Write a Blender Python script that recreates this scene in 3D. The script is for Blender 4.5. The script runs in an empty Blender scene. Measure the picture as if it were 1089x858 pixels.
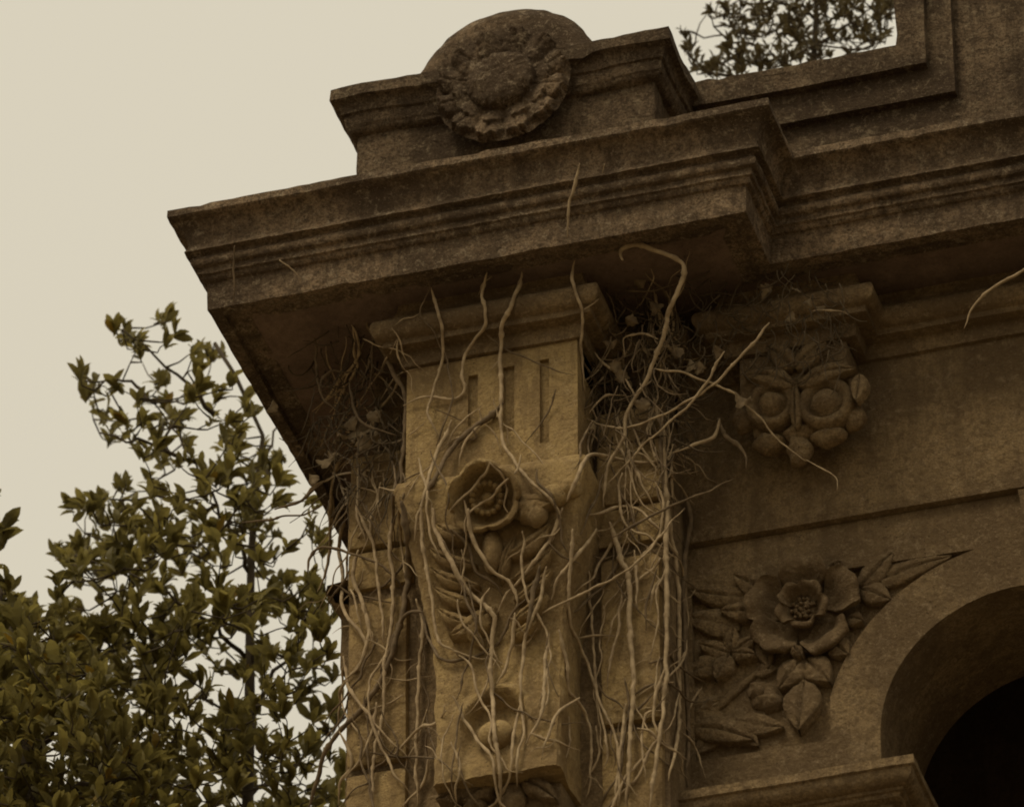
import bpy, bmesh, math, random
import numpy as np
from mathutils import Vector, Matrix, noise
rad = math.radians
C = bpy.context.scene.collection
scene = bpy.context.scene

# ---------------------------------------------------------------- camera
F_PX, CX, CY = 6720.0, 544.5, 429.0            # photograph: 1089 x 858
YAW, PITCH, ROLL = rad(-17.16), rad(35.5), rad(0.13)
CAM = Vector((5.51127, -16.63253, 1.7)); Z0 = 14.33673   # z below is measured from the top of the carved block
_cy, _sy = math.cos(YAW), math.sin(YAW)
FW = Vector((_sy*math.cos(PITCH), _cy*math.cos(PITCH), math.sin(PITCH)))
_r = Vector((_cy, -_sy, 0)); _u = _r.cross(FW)
RT = _r*math.cos(ROLL) + _u*math.sin(ROLL); UP = -_r*math.sin(ROLL) + _u*math.cos(ROLL)
cam = bpy.data.cameras.new('camera'); camo = bpy.data.objects.new('camera', cam); C.objects.link(camo)
camo.matrix_world = Matrix(((RT.x, UP.x, -FW.x, CAM.x), (RT.y, UP.y, -FW.y, CAM.y), (RT.z, UP.z, -FW.z, CAM.z), (0, 0, 0, 1)))
cam.sensor_width = 36; cam.lens = 36*F_PX/1089; cam.clip_start = 0.5; cam.clip_end = 3000
cam.dof.use_dof = True; cam.dof.focus_distance = 21.6; cam.dof.aperture_fstop = 4.5
scene.camera = camo

# ---------------------------------------------------------------- light
SUN_EL, SUN_AZ = 57, 208        # degrees; azimuth the light comes from, counted from +Y towards +X
w = bpy.data.worlds.new('World'); scene.world = w; w.use_nodes = True
nt = w.node_tree; nt.nodes.clear()
out = nt.nodes.new('ShaderNodeOutputWorld'); bg = nt.nodes.new('ShaderNodeBackground'); bg.inputs[1].default_value = 0.1
sky = nt.nodes.new('ShaderNodeTexSky'); sky.sky_type = 'NISHITA'; sky.sun_disc = False
sky.sun_elevation = rad(SUN_EL); sky.sun_rotation = rad(SUN_AZ); sky.dust_density = 8; sky.air_density = 1.0
mixn = nt.nodes.new('ShaderNodeMix'); mixn.data_type = 'RGBA'; mixn.inputs[0].default_value = 0.97
mixn.inputs[7].default_value = (7.02, 6.42, 5.06, 1)          # the even cloud deck
nt.links.new(sky.outputs[0], mixn.inputs[6]); 
# an overcast sky: dimmer towards the horizon, brightest overhead
geo = nt.nodes.new('ShaderNodeTexCoord'); sep = nt.nodes.new('ShaderNodeSeparateXYZ'); cr = nt.nodes.new('ShaderNodeValToRGB'); mul = nt.nodes.new('ShaderNodeMix')
nt.links.new(geo.outputs['Generated'], sep.inputs[0]); nt.links.new(sep.outputs[2], cr.inputs[0])
els = cr.color_ramp.elements
els[0].position = 0; els[0].color = (.42, .42, .42, 1); els[1].position = 1; els[1].color = (1.45, 1.45, 1.45, 1)
for p_, c_ in ((.30, .74), (.48, .98), (.55, 1.0), (.66, 1.02)):
    e_ = els.new(p_); e_.color = (c_, c_, c_, 1)
mul.data_type = 'RGBA'; mul.blend_type = 'MULTIPLY'; mul.inputs[0].default_value = 1
nt.links.new(mixn.outputs[2], mul.inputs[6]); nt.links.new(cr.outputs[0], mul.inputs[7])
nt.links.new(mul.outputs[2], bg.inputs[0]); nt.links.new(bg.outputs[0], out.inputs[0])
sl = bpy.data.lights.new('sun', 'SUN'); sl.energy = 1.5; sl.angle = rad(18); sl.color = (1, .86, .62)
so = bpy.data.objects.new('sun', sl); C.objects.link(so)
so.rotation_euler = (rad(90-SUN_EL), 0, rad(180-SUN_AZ))
so.location = (0, 0, 40)
vs = scene.view_settings; vs.view_transform = 'Standard'; vs.look = 'None'; vs.exposure = 0; vs.gamma = 1
scene.cycles.filter_width = 1.9

# ---------------------------------------------------------------- helpers
def ray(px, py): return FW + RT*((px-CX)/F_PX) - UP*((py-CY)/F_PX)
def at(px, py, Y):                       # pixel -> point on the plane y = Y (z still counted from Z0)
    d = ray(px, py); t = (Y-CAM.y)/d.y; p = CAM + d*t; p.z -= Z0; return p
def zm(ox, oy, s, pts): return [(ox+x/s, oy+y/s) for x, y in pts]
rng = random.Random(7)

def jit(co, a1=.005, a2=.0025, f1=4, f2=22):
    p = co*f1; v = noise.noise_vector(p)*a1 + noise.noise_vector(co*f2 + Vector((9, 3, 5)))*a2
    return co + v

class MB:
    def __init__(s): s.bm = bmesh.new()
    def box(s, x0, x1, y0, y1, z0, z1, bev=.006):
        b = bmesh.new()
        v = [b.verts.new((x, y, z)) for z in (z0, z1) for y in (y0, y1) for x in (x0, x1)]
        for f in ((0, 2, 3, 1), (4, 5, 7, 6), (0, 1, 5, 4), (1, 3, 7, 5), (3, 2, 6, 7), (2, 0, 4, 6)): b.faces.new([v[i] for i in f])
        if bev: bmesh.ops.bevel(b, geom=list(b.edges), offset=bev, segments=2, affect='EDGES', profile=.6)
        s.merge(b); return s
    def merge(s, b):
        m = bpy.data.meshes.new('tmp'); b.to_mesh(m); b.free(); s.bm.from_mesh(m); bpy.data.meshes.remove(m)
    def plate(s, loops, y0, y1, bev=0):            # loops of (x, z), the later ones are holes; thickness from y0 (front) to y1
        b = bmesh.new()
        for L in loops:
            vv = [b.verts.new((x, y0, z)) for x, z in L]
            for i in range(len(vv)): b.edges.new((vv[i], vv[(i+1) % len(vv)]))
        bmesh.ops.triangle_fill(b, use_beauty=True, use_dissolve=False, edges=list(b.edges))
        g = bmesh.ops.extrude_face_region(b, geom=list(b.faces))
        for v in g['geom']:
            if isinstance(v, bmesh.types.BMVert): v.co.y = y1
        bmesh.ops.recalc_face_normals(b, faces=list(b.faces))
        s.merge(b); return s
    def grid(s, rows, closed=False):
        V = [[s.bm.verts.new(p) for p in r] for r in rows]
        n = len(V[0])
        for i in range(len(V)-1):
            for j in range(n if closed else n-1):
                a = (V[i][j], V[i][(j+1) % n], V[i+1][(j+1) % n], V[i+1][j])
                try: s.bm.faces.new(a)
                except ValueError: pass
        return V
    def sweep(s, path, prof, step=.05, caps=True):   # path (x, y); prof (out, z); outward is to the right of travel
        P = [Vector(p) for p in path]; n = len(P); rows = []
        def outn(i): d = (P[i+1]-P[i]).normalized(); return Vector((d.y, -d.x))
        mit = []
        for i in range(n):
            if i == 0: m = outn(0)
            elif i == n-1: m = outn(n-2)
            else:
                a, b = outn(i-1), outn(i); m = (a+b)/(1+a.dot(b))
            mit.append(m)
        for i in range(n-1):
            k = max(1, int((P[i+1]-P[i]).length/step))
            for q in range(k + (i == n-2)):
                t = q/k; p = P[i].lerp(P[i+1], t); m = mit[i].lerp(mit[i+1], t)
                rows.append([Vector((p.x+m.x*o, p.y+m.y*o, z)) for o, z in prof])
        s.grid(rows)
        return s
    def lathe(s, c, prof, n=40, y0=0, rx=1, rz=1, lob=0, lobn=5, ph=0):      # axis -y; prof (r, height towards the viewer)
        rows = []
        for r, h in prof:
            rows.append([Vector((c[0]+math.cos(a)*r*rx*(1+lob*math.cos(lobn*a+ph)), y0-h, c[1]+math.sin(a)*r*rz*(1+lob*math.cos(lobn*a+ph)))) for a in [2*math.pi*i/n for i in range(n)]])
        V = s.grid(rows, closed=True)
        if prof[-1][0] < .02: s.bm.faces.new(V[-1])
        return s
    def ball(s, c, r, sub=3):
        b = bmesh.new(); bmesh.ops.create_icosphere(b, subdivisions=sub, radius=1)
        for v in b.verts: v.co = Vector((c[0]+v.co.x*r[0], c[1]+v.co.y*r[1], c[2]+v.co.z*r[2]))
        s.merge(b); return s
    def leaf(s, base, tip, wid, h, y0, side=0, lobes=0, nu=18, nv=10, lift=.6):   # relief leaf lying on the plane y0
        B, T = Vector(base), Vector(tip); d = T-B; L = d.length; d /= L; n = Vector((-d.y, d.x)); rows = []
        for i in range(nu+1):
            u = i/nu; ww = wid/2*max(.04, math.sin(math.pi*min(1, u**.85))**.75)*(1-.25*u)
            if lobes: ww *= .82+.34*abs(math.sin(math.pi*lobes*u))
            row = []
            for j in range(-1, nv+2):
                v = max(-1, min(1, (j/nv)*2-1)); bend = side*math.sin(math.pi*u)*L*.18
                p = B + d*(L*u) + n*(ww*v+bend)
                hh = h*(.66+.34*(1-abs(v)**1.8)) * (.55+.45*math.sin(math.pi*min(1, u*.9+.1))) - h*.34*math.exp(-(v/.08)**2) + h*lift*u*u*(.4+.6*abs(v))
                hh += h*.04*math.sin(u*26+abs(v)*6)
                if j in (-1, nv+1): hh = -.01
                row.append(Vector((p.x, y0-hh, p.y)))
            rows.append(row)
        s.grid(rows); return s
    def petal(s, c, ang, r0, r1, wid, hs, y0, nu=10, nv=10, ruff=.0, seed=0, th=.010, cup=0):   # hs: heights along the radius
        rr = random.Random(seed); ph = rr.random()*6; F_, B_ = [], []
        for i in range(nu+1):
            u = i/nu; k = u*(len(hs)-1); a = int(min(k, len(hs)-2)); H = hs[a]+(hs[a+1]-hs[a])*(k-a)
            fr, bk = [], []
            for j in range(nv+1):
                v = j/nv*2-1
                ww = wid*(.35+.65*math.sin(math.pi/2*min(1, u*1.25)))
                r = r0+(r1-r0)*u*(1-.16*abs(v)**3)
                if u > .6: r += ruff*math.sin(v*8+ph)*(u-.6)*r1*.6
                aa = ang + v*ww*.5*(1 if u < .75 else 1-.3*(u-.75)/.25*abs(v))
                hh = H*(1-.10*v*v) + cup*v*v*u*(1-.45*u) + ruff*.12*math.sin(v*5+ph)*u
                fr.append(Vector((c[0]+math.cos(aa)*r, y0-hh, c[1]+math.sin(aa)*r)))
                bk.append(Vector((c[0]+math.cos(aa)*r*.985, y0-hh+th, c[1]+math.sin(aa)*r*.985)))
            F_.append(fr); B_.append(bk)
        loop = [f+list(reversed(b)) for f, b in zip(F_, B_)]
        V = s.grid(loop, closed=True)
        n = nv+1
        for e in (0, -1):
            for j in range(nv):
                try: s.bm.faces.new((V[e][j], V[e][j+1], V[e][2*n-2-j], V[e][2*n-1-j]))
                except ValueError: pass
        return s
    def tube(s, pts, rads, n=7, cap=True):
        rows = []; N = None
        for i, p in enumerate(pts):
            d = (pts[min(i+1, len(pts)-1)]-pts[max(i-1, 0)])
            d = d.normalized() if d.length > 1e-9 else Vector((0, 0, 1))
            if N is None: N = d.orthogonal().normalized()
            N = (N-d*N.dot(d)); N = N.normalized() if N.length > 1e-6 else d.orthogonal().normalized()
            M = d.cross(N)
            rows.append([p+(N*math.cos(a)+M*math.sin(a))*rads[i] for a in [2*math.pi*k/n for k in range(n)]])
        V = s.grid(rows, closed=True)
        if cap: s.bm.faces.new(list(reversed(V[0]))); s.bm.faces.new(V[-1])
        return s
    def tilt(s, c, y, deg):                             # turn a carved flower down towards the ground
        M_ = Matrix.Rotation(rad(deg), 3, 'X'); o_ = Vector((c[0], y, c[1]))
        for v in s.bm.verts: v.co = o_ + M_ @ (v.co-o_)
        return s
    def cut(s, L):
        for _ in range(7):
            e = [e for e in s.bm.edges if e.calc_length() > L*1.4]
            if not e: break
            bmesh.ops.subdivide_edges(s.bm, edges=e, cuts=1, use_grid_fill=True)
        return s
    def wear(s, a1=.005, a2=.0025, f1=4, f2=22):
        for v in s.bm.verts: v.co = jit(v.co, a1, a2, f1, f2)
        return s
    def build(s, name, m, parent=None, sharp=32, local=False, sub=0):
        bmesh.ops.recalc_face_normals(s.bm, faces=list(s.bm.faces))
        off = Vector((0, 0, 0)) if local else Vector((0, 0, Z0))
        if parent is not None:
            off = off - origin_of(parent)
        for v in s.bm.verts: v.co += off
        me = bpy.data.meshes.new(name); s.bm.to_mesh(me); s.bm.free()
        for mm in (m if isinstance(m, list) else [m]): me.materials.append(mm)
        me.polygons.foreach_set('use_smooth', [True]*len(me.polygons))
        if sharp: me.set_sharp_from_angle(angle=rad(sharp))
        o = bpy.data.objects.new(name, me); C.objects.link(o)
        if parent is not None: o.parent = parent
        if sub:
            md = o.modifiers.new('smooth', 'SUBSURF'); md.levels = sub; md.render_levels = sub
        return o

def origin_of(o):
    p = Vector((0, 0, 0))
    while o is not None: p = p + o.location; o = o.parent
    return p
def tag(o, label=None, cat=None, group=None, kind=None):
    for k, v in (('label', label), ('category', cat), ('group', group), ('kind', kind)):
        if v: o[k] = v
    return o
def empty(name, loc):
    o = bpy.data.objects.new(name, None); o.location = loc; o.empty_display_size = .2; C.objects.link(o); return o

# ---------------------------------------------------------------- materials
def mat(name): 
    m = bpy.data.materials.new(name); m.use_nodes = True; n = m.node_tree
    return m, n, n.nodes['Principled BSDF']
def stone(name, base, dark, light, dark_amt=.5, light_amt=.25, bump=.5, grain=1.0, green=None):
    m, n, b = mat(name); L = n.links; N = n.nodes
    tc = N.new('ShaderNodeTexCoord')
    def nz(scale, det=6, rough=.6, dist=0, st=None):
        t = N.new('ShaderNodeTexNoise'); t.inputs['Scale'].default_value = scale; t.inputs['Detail'].default_value = det
        t.inputs['Roughness'].default_value = rough; t.inputs['Distortion'].default_value = dist
        if st:
            mp = N.new('ShaderNodeMapping'); mp.inputs['Scale'].default_value = st; L.new(tc.outputs['Object'], mp.inputs[0]); L.new(mp.outputs[0], t.inputs['Vector'])
        else: L.new(tc.outputs['Object'], t.inputs['Vector'])
        return t
    def ramp(src, p0, p1):
        r = N.new('ShaderNodeMapRange'); r.inputs[1].default_value = p0; r.inputs[2].default_value = p1; r.interpolation_type = 'SMOOTHSTEP'; L.new(src, r.inputs[0]); return r.outputs[0]
    def mix(fac, a, bcol, amt=1.0):
        x = N.new('ShaderNodeMix'); x.data_type = 'RGBA'
        mu = N.new('ShaderNodeMath'); mu.operation = 'MULTIPLY'; L.new(fac, mu.inputs[0]); mu.inputs[1].default_value = amt; L.new(mu.outputs[0], x.inputs[0])
        if isinstance(a, tuple): x.inputs[6].default_value = (*a, 1)
        else: L.new(a, x.inputs[6])
        x.inputs[7].default_value = (*bcol, 1); return x.outputs[2]
    col = mix(ramp(nz(2.3, 5).outputs[0], .42, .60), base, dark, dark_amt)                     # broad stains
    col = mix(ramp(nz(6, 5, .65, .6, (1, 1, .22)).outputs[0], .48, .62), col, dark, dark_amt*.7)   # runs down the face
    col = mix(ramp(nz(15, 5, .7, .5, (1, 1, .10)).outputs[0], .50, .62), col, dark, dark_amt*.55)   # thin streaks
    col = mix(ramp(nz(34, 6, .75).outputs[0], .48, .60), col, dark, .55*grain)                     # mottling
    col = mix(ramp(nz(21, 8, .8, .4).outputs[0], .53, .62), col, light, light_amt)                # pale lichen
    col = mix(ramp(nz(105, 3, .8).outputs[0], .47, .60), col, dark, .5*grain)
    col = mix(ramp(nz(88, 3, .8, .3).outputs[0], .56, .68), col, light, .35*grain)
    if green: col = mix(ramp(nz(1.7, 4).outputs[0], .45, .65), col, green, .5)
    sp = N.new('ShaderNodeTexVoronoi'); sp.inputs['Scale'].default_value = 55; L.new(tc.outputs['Object'], sp.inputs['Vector'])
    big = ramp(nz(9, 3).outputs[0], .52, .62)
    pit = N.new('ShaderNodeMath'); pit.operation = 'LESS_THAN'; pit.inputs[1].default_value = .16; L.new(sp.outputs['Distance'], pit.inputs[0])
    pm = N.new('ShaderNodeMath'); pm.operation = 'MULTIPLY'; L.new(pit.outputs[0], pm.inputs[0]); L.new(big, pm.inputs[1])
    col = mix(pm.outputs[0], col, tuple(c*.45 for c in dark), .7)
    L.new(col, b.inputs['Base Color'])
    b.inputs['Roughness'].default_value = .95; b.inputs['Specular IOR Level'].default_value = .12
    h1, h2, h3 = nz(14, 8, .7), nz(70, 6, .7), nz(240, 2, .6)
    ad = N.new('ShaderNodeMath'); ad.operation = 'MULTIPLY_ADD'; L.new(h2.outputs[0], ad.inputs[0]); ad.inputs[1].default_value = .35; L.new(h1.outputs[0], ad.inputs[2])
    ad2 = N.new('ShaderNodeMath'); ad2.operation = 'MULTIPLY_ADD'; L.new(h3.outputs[0], ad2.inputs[0]); ad2.inputs[1].default_value = .12; L.new(ad.outputs[0], ad2.inputs[2])
    ad3 = N.new('ShaderNodeMath'); ad3.operation = 'MULTIPLY_ADD'; L.new(pm.outputs[0], ad3.inputs[0]); ad3.inputs[1].default_value = -.25; L.new(ad2.outputs[0], ad3.inputs[2])
    bp = N.new('ShaderNodeBump'); bp.inputs['Strength'].default_value = bump; bp.inputs['Distance'].default_value = .03
    L.new(ad3.outputs[0], bp.inputs['Height']); L.new(bp.outputs[0], b.inputs['Normal'])
    return m
OLD = stone('lichened_stone', (.25, .178, .11), (.075, .051, .032), (.38, .30, .195), .85, .6, 1.3, 1.35)
OLDER = stone('blackened_stone', (.35, .248, .153), (.092, .063, .040), (.47, .37, .25), .85, .65, 1.3, 1.35)
OCHRE = stone('ochre_stone', (.43, .305, .138), (.19, .127, .064), (.50, .38, .21), .7, .4, .75, .8)  # ochre, lightened further to offset the shade on the pier panels
WALL = stone('wall_stone', (.315, .222, .117), (.14, .094, .051), (.41, .31, .19), .75, .45, 1.0, 1.15)  # browner stone; its darker tone also carries some shade under the eave
PLASTER = stone('dark_plaster', (.21, .145, .105), (.10, .068, .05), (.28, .195, .12), .5, .2, .4, .7)  # darker plaster for the soffit and the passage walls

def simple(name, a, bcol, scale=8, rough=.85, bump=.3, transl=0):
    m, n, b = mat(name); N, L = n.nodes, n.links
    tc = N.new('ShaderNodeTexCoord'); t = N.new('ShaderNodeTexNoise'); t.inputs['Scale'].default_value = scale; t.inputs['Detail'].default_value = 6
    L.new(tc.outputs['Object'], t.inputs['Vector'])
    r = N.new('ShaderNodeMapRange'); r.inputs[1].default_value = .35; r.inputs[2].default_value = .68; L.new(t.outputs[0], r.inputs[0])
    x = N.new('ShaderNodeMix'); x.data_type = 'RGBA'; x.inputs[6].default_value = (*a, 1); x.inputs[7].default_value = (*bcol, 1); L.new(r.outputs[0], x.inputs[0])
    L.new(x.outputs[2], b.inputs['Base Color']); b.inputs['Roughness'].default_value = rough; b.inputs['Specular IOR Level'].default_value = .25 if transl else .2
    if bump:
        bp = N.new('ShaderNodeBump'); bp.inputs['Strength'].default_value = bump; bp.inputs['Distance'].default_value = .01
        L.new(t.outputs[0], bp.inputs['Height']); L.new(bp.outputs[0], b.inputs['Normal'])
    if transl:
        tr = N.new('ShaderNodeBsdfTranslucent'); L.new(x.outputs[2], tr.inputs[0]); ms = N.new('ShaderNodeMixShader'); ms.inputs[0].default_value = transl
        L.new(b.outputs[0], ms.inputs[1]); L.new(tr.outputs[0], ms.inputs[2]); L.new(ms.outputs[0], N['Material Output'].inputs[0])
    return m
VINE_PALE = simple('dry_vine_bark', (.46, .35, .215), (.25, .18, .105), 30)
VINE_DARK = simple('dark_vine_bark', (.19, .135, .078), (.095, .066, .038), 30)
TWIG = simple('old_rootlets', (.10, .072, .04), (.06, .042, .025), 30)
DRYLEAF = simple('withered_leaf', (.27, .20, .115), (.15, .105, .06), 40, transl=.2)
LEAF = simple('laurel_leaf', (.235, .195, .056), (.16, .132, .04), 6, .5, 0, .5)
LEAF2 = simple('dark_laurel_leaf', (.18, .150, .046), (.12, .10, .033), 6, .5, 0, .45)
LEAF_Y = simple('yellowing_leaf', (.24, .15, .02), (.17, .12, .02), 6, .6, 0, .3)
LEAF_L = simple('pale_laurel_leaf', (.33, .275, .075), (.23, .19, .055), 6, .5, 0, .5)  # paler yellow-green variation, strewn at random among the other leaves
LEAF3 = simple('small_tree_leaf', (.14, .11, .05), (.10, .08, .038), 6, .55, 0, .3)
BARK = simple('tree_bark', (.075, .055, .032), (.04, .03, .018), 20)
SOIL = simple('dry_gravel', (.22, .178, .118), (.15, .12, .08), .8)

# ---------------------------------------------------------------- ground
g = MB(); g.grid([[Vector((x, y, 0)) for x in np.linspace(-900, 900, 31)] for y in np.linspace(-900, 900, 31)])
tag(g.build('ground', SOIL, local=True), kind='structure')

# ---------------------------------------------------------------- the stone gateway
gate = empty('stone_gateway', (0.3, 1.0, 0))
tag(gate, 'weathered stone gateway corner with deep cornice, carved console and rose spandrel, hung with dry vines', 'building')
YB = 0.17; YW = 0.42; DEEP = 2.4; XR = 4.2
XL, XP = -0.262, 0.858                 # the pier behind the carved block

BX0, BX1 = 0.0, .607
# masses: pier and wall down to the ground
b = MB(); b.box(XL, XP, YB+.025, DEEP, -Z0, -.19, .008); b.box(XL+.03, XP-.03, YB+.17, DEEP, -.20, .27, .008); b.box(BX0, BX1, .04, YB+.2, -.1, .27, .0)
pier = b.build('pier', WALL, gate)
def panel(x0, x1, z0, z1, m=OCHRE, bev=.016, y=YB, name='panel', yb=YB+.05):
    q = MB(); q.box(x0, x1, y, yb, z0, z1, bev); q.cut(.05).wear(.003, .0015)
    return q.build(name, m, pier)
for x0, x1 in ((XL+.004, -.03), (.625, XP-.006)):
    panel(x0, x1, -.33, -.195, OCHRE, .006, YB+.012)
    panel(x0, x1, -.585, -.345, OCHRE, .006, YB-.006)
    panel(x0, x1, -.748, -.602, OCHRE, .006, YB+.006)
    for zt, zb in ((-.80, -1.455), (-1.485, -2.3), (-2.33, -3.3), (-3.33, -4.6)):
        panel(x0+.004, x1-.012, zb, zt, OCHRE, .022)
q = MB(); q.sweep([(XL, 1.6), (XL, YB+.02)], [(0, -.69), (.075, -.70), (.08, -.735), (.055, -.75), (.05, -.775), (0, -.79)]).cut(.06).wear(.003, .002)
q.build('impost_band', WALL, pier)
q = MB(); q.box(XL-.05, XL+.02, .26, 1.6, -1.0, -.792, .008).cut(.06).wear(.003, .002); q.build('impost_block', WALL, pier)

# wall with the arch
AC = (2.003, -1.487); AR = .50; YF = .45
def arc(c, r, a0, a1, n=28): return [(c[0]+r*math.cos(rad(a0+(a1-a0)*i/n)), c[1]+r*math.sin(rad(a0+(a1-a0)*i/n))) for i in range(n+1)]
SPR = -1.60
arch_loop = [(AC[0]+AR, -Z0+1)] + arc(AC, AR, 0, 180, 40) + [(AC[0]-AR, -Z0+1)]
a_top = math.degrees(math.acos((1.852-AC[0])/.69)); a_low = math.degrees(math.acos((1.338-AC[0])/.69))
recess = [(XP+.012, -.795)] + arc(AC, .69, a_top, a_low, 18) + [(1.336, -1.468), (XP+.012, -1.468)]
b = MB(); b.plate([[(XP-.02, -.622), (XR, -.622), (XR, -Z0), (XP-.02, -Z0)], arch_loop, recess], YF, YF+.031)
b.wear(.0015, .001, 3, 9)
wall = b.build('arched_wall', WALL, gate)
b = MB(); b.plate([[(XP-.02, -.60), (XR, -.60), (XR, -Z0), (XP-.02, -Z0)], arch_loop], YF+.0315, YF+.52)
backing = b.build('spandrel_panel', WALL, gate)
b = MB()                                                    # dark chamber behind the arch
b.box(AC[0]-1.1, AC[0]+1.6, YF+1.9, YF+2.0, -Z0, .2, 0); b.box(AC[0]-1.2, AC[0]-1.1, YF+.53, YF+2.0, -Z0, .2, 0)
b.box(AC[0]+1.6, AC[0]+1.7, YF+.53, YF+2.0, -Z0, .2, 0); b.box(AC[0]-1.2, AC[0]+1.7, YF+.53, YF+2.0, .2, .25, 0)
b.build('passage', PLASTER, gate)
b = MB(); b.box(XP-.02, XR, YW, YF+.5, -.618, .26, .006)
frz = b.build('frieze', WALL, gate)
b = MB(); b.plate([[(2.013, -.63), (2.33, -.63), (2.27, -.985), (2.06, -.985)]], YF-.035, YF+.02); b.build('keystone', WALL, gate)
# low body behind everything that carries the attic
b = MB(); b.box(XL+.01, XR, YF+.53, DEEP, .0, .255, 0); b.build('core', WALL, gate)

# capital mouldings breaking round block, pier, corbel and wall
BX0, BX1 = 0.0, .607
KX0, KX1, KY = 1.07, 1.50, .27                       # corbel block on the wall
def cavetto(o0, z0, o1, z1, n=6, conv=False):
    r = []
    for i in range(n+1):
        a = math.pi/2*i/n
        if conv: r.append((o0+(o1-o0)*math.sin(a), z0+(z1-z0)*(1-math.cos(a))))
        else: r.append((o0+(o1-o0)*(1-math.cos(a)), z0+(z1-z0)*math.sin(a)))
    return r
cap_prof = [(-.02, .262), (.025, .262), (.026, .25), (.030, .225), (.040, .200), (.058, .178), (.070, .166)] + \
    [(.068+.036*math.sin(t), .124-.042*math.cos(t+math.pi)) for t in [math.pi*i/8 for i in range(0, 9)]] + \
    [(.066, .080), (.066, .058), (.02, .056), (.018, .022), (.016, .0), (-.02, -.001)]
cap_path = [(BX0, YB+.2), (BX0, 0), (BX1, 0), (BX1, YB+.17), (XP-.03, YB+.17), (XP-.03, YW), (KX0, YW), (KX0, KY), (KX1, KY), (KX1, YW), (XR, YW)]
b = MB(); b.sweep(cap_path, cap_prof, .04).wear(.003, .002)
capital = b.build('capital_moulding', WALL, gate)

# cornice
ZB = .233
prof = [(-.30, .625), (.118, .603), (.120, .572), (.113, .566)]
prof += [(.092, .561), (.078, .548), (.068, .525), (.061, .498), (.058, .476), (.060, .462), (.068, .450), (.069, .446), (.044, .443), (.039, .434)]
prof += [(.038+.013*math.sin(t), .414+.020*math.cos(t)) for t in [math.pi*i/6 for i in range(7)]]
prof += [(.030, .392), (.030, .384), (.031, .366), (.022, .362)] + cavetto(.022, .362, .004, .342, 3) + [(.003, .338), (.002, .29), (0, ZB), (-.045, ZB), (-.052, ZB+.018), (-.12, ZB+.022)]
cor_path = [(-.651, 2.6), (-.651, -.226), (1.268, -.226), (1.268, .082), (XR, .082)]
b = MB(); b.sweep(cor_path, prof, .035)
for v in b.bm.verts:
    c = v.co.copy(); v.co = jit(c, .0022, .003, 3.5, 26)
    k = noise.noise(c*11)
    if k > .25 and c.z > .56: v.co.z -= (k-.25)*.022
    elif k > .3 and c.z < .26: v.co.z += (k-.3)*.025
cornice = b.build('cornice', OLDER, gate, sharp=28)
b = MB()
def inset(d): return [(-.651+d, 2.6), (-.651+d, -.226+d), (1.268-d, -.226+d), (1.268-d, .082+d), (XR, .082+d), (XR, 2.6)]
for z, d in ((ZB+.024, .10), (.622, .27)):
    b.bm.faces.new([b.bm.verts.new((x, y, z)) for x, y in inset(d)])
b.build('soffit', PLASTER, cornice)

# the carved block with three slots
b = MB(); b.box(BX0, BX1, .016, YB+.04, -.52, 0, .004)
slots = []
for (px, t, bo, wd) in ((503, 400, 452, 10), (541, 391, 458, 12), (579, 383, 470, 10)):
    p0, p1 = at(px-wd/2, t, 0), at(px+wd/2, bo, 0); slots.append((p0.x, p1.x, p1.z, p0.z))
xs = [BX0]; 
for s_ in slots: xs += [s_[0], s_[1]]
xs.append(BX1)
zt, zb = max(s_[3] for s_ in slots), min(s_[2] for s_ in slots)
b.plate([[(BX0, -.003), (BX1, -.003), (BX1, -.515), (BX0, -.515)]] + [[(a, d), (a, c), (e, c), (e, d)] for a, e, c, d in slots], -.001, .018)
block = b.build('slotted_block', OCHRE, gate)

# console
cz = [-.50, -.53, -.56, -.60, -.66, -.74, -.84, -.96, -1.10, -1.25, -1.40, -1.52, -1.62, -1.70, -1.735]
cyf = [-.035, -.075, -.088, -.085, -.080, -.06, -.035, -.01, .0, .0, -.012, -.03, -.05, -.066, -.07]
chw = [.312, .330, .334, .325, .312, .300, .285, .262, .238, .226, .220, .216, .214, .213, .213]
rows = []
cc = .318
def niche(x, z):                                   # hollow shell cut into the foot of the console
    u, w_ = (x-.330)/.118, (z+1.555)/.175
    d = math.hypot(u, w_)
    if w_ < -.9: return 0
    k = max(0, min(1, (1-d)/.22)); k = k*k*(3-2*k)
    lip = math.exp(-((d-1.08)/.10)**2)*.018*max(0, min(1, w_+.6))
    return .045*k*max(0, min(1, (w_+.75)/1.3)) - lip
def interp(z, arr):
    for i in range(len(cz)-1):
        if cz[i] >= z >= cz[i+1]:
            t = (cz[i]-z)/(cz[i]-cz[i+1]); return arr[i]+(arr[i+1]-arr[i])*t
    return arr[-1] if z < cz[-1] else arr[0]
for i in range(121):
    z = cz[0]+(cz[-1]-cz[0])*i/120; h = interp(z, chw); y = interp(z, cyf); c0 = cc+(.342-.318)*(z+.5)/(-1.235)
    r = [(c0-h, YB+.03)]+[(c0-h, YB+.03+(y-YB-.03)*k/5) for k in range(1, 5)]
    r += [(c0-h+.001, y+.012), (c0-h+.012, y)] + [(c0-h+2*h*k/44, y+niche(c0-h+2*h*k/44, z)) for k in range(1, 44)] + [(c0+h-.012, y), (c0+h-.001, y+.012)]
    r += [(c0+h, YB+.03+(y-YB-.03)*(5-k)/5) for k in range(1, 6)]
    rows.append([Vector((x, yy, z)) for x, yy in r])
b = MB(); V = b.grid(rows); b.bm.faces.new(V[0]); b.bm.faces.new(list(reversed(V[-1])))
b.wear(.010, .004, 7, 30)
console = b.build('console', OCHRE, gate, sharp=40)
def cyat(z): return interp(z, cyf)
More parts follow.
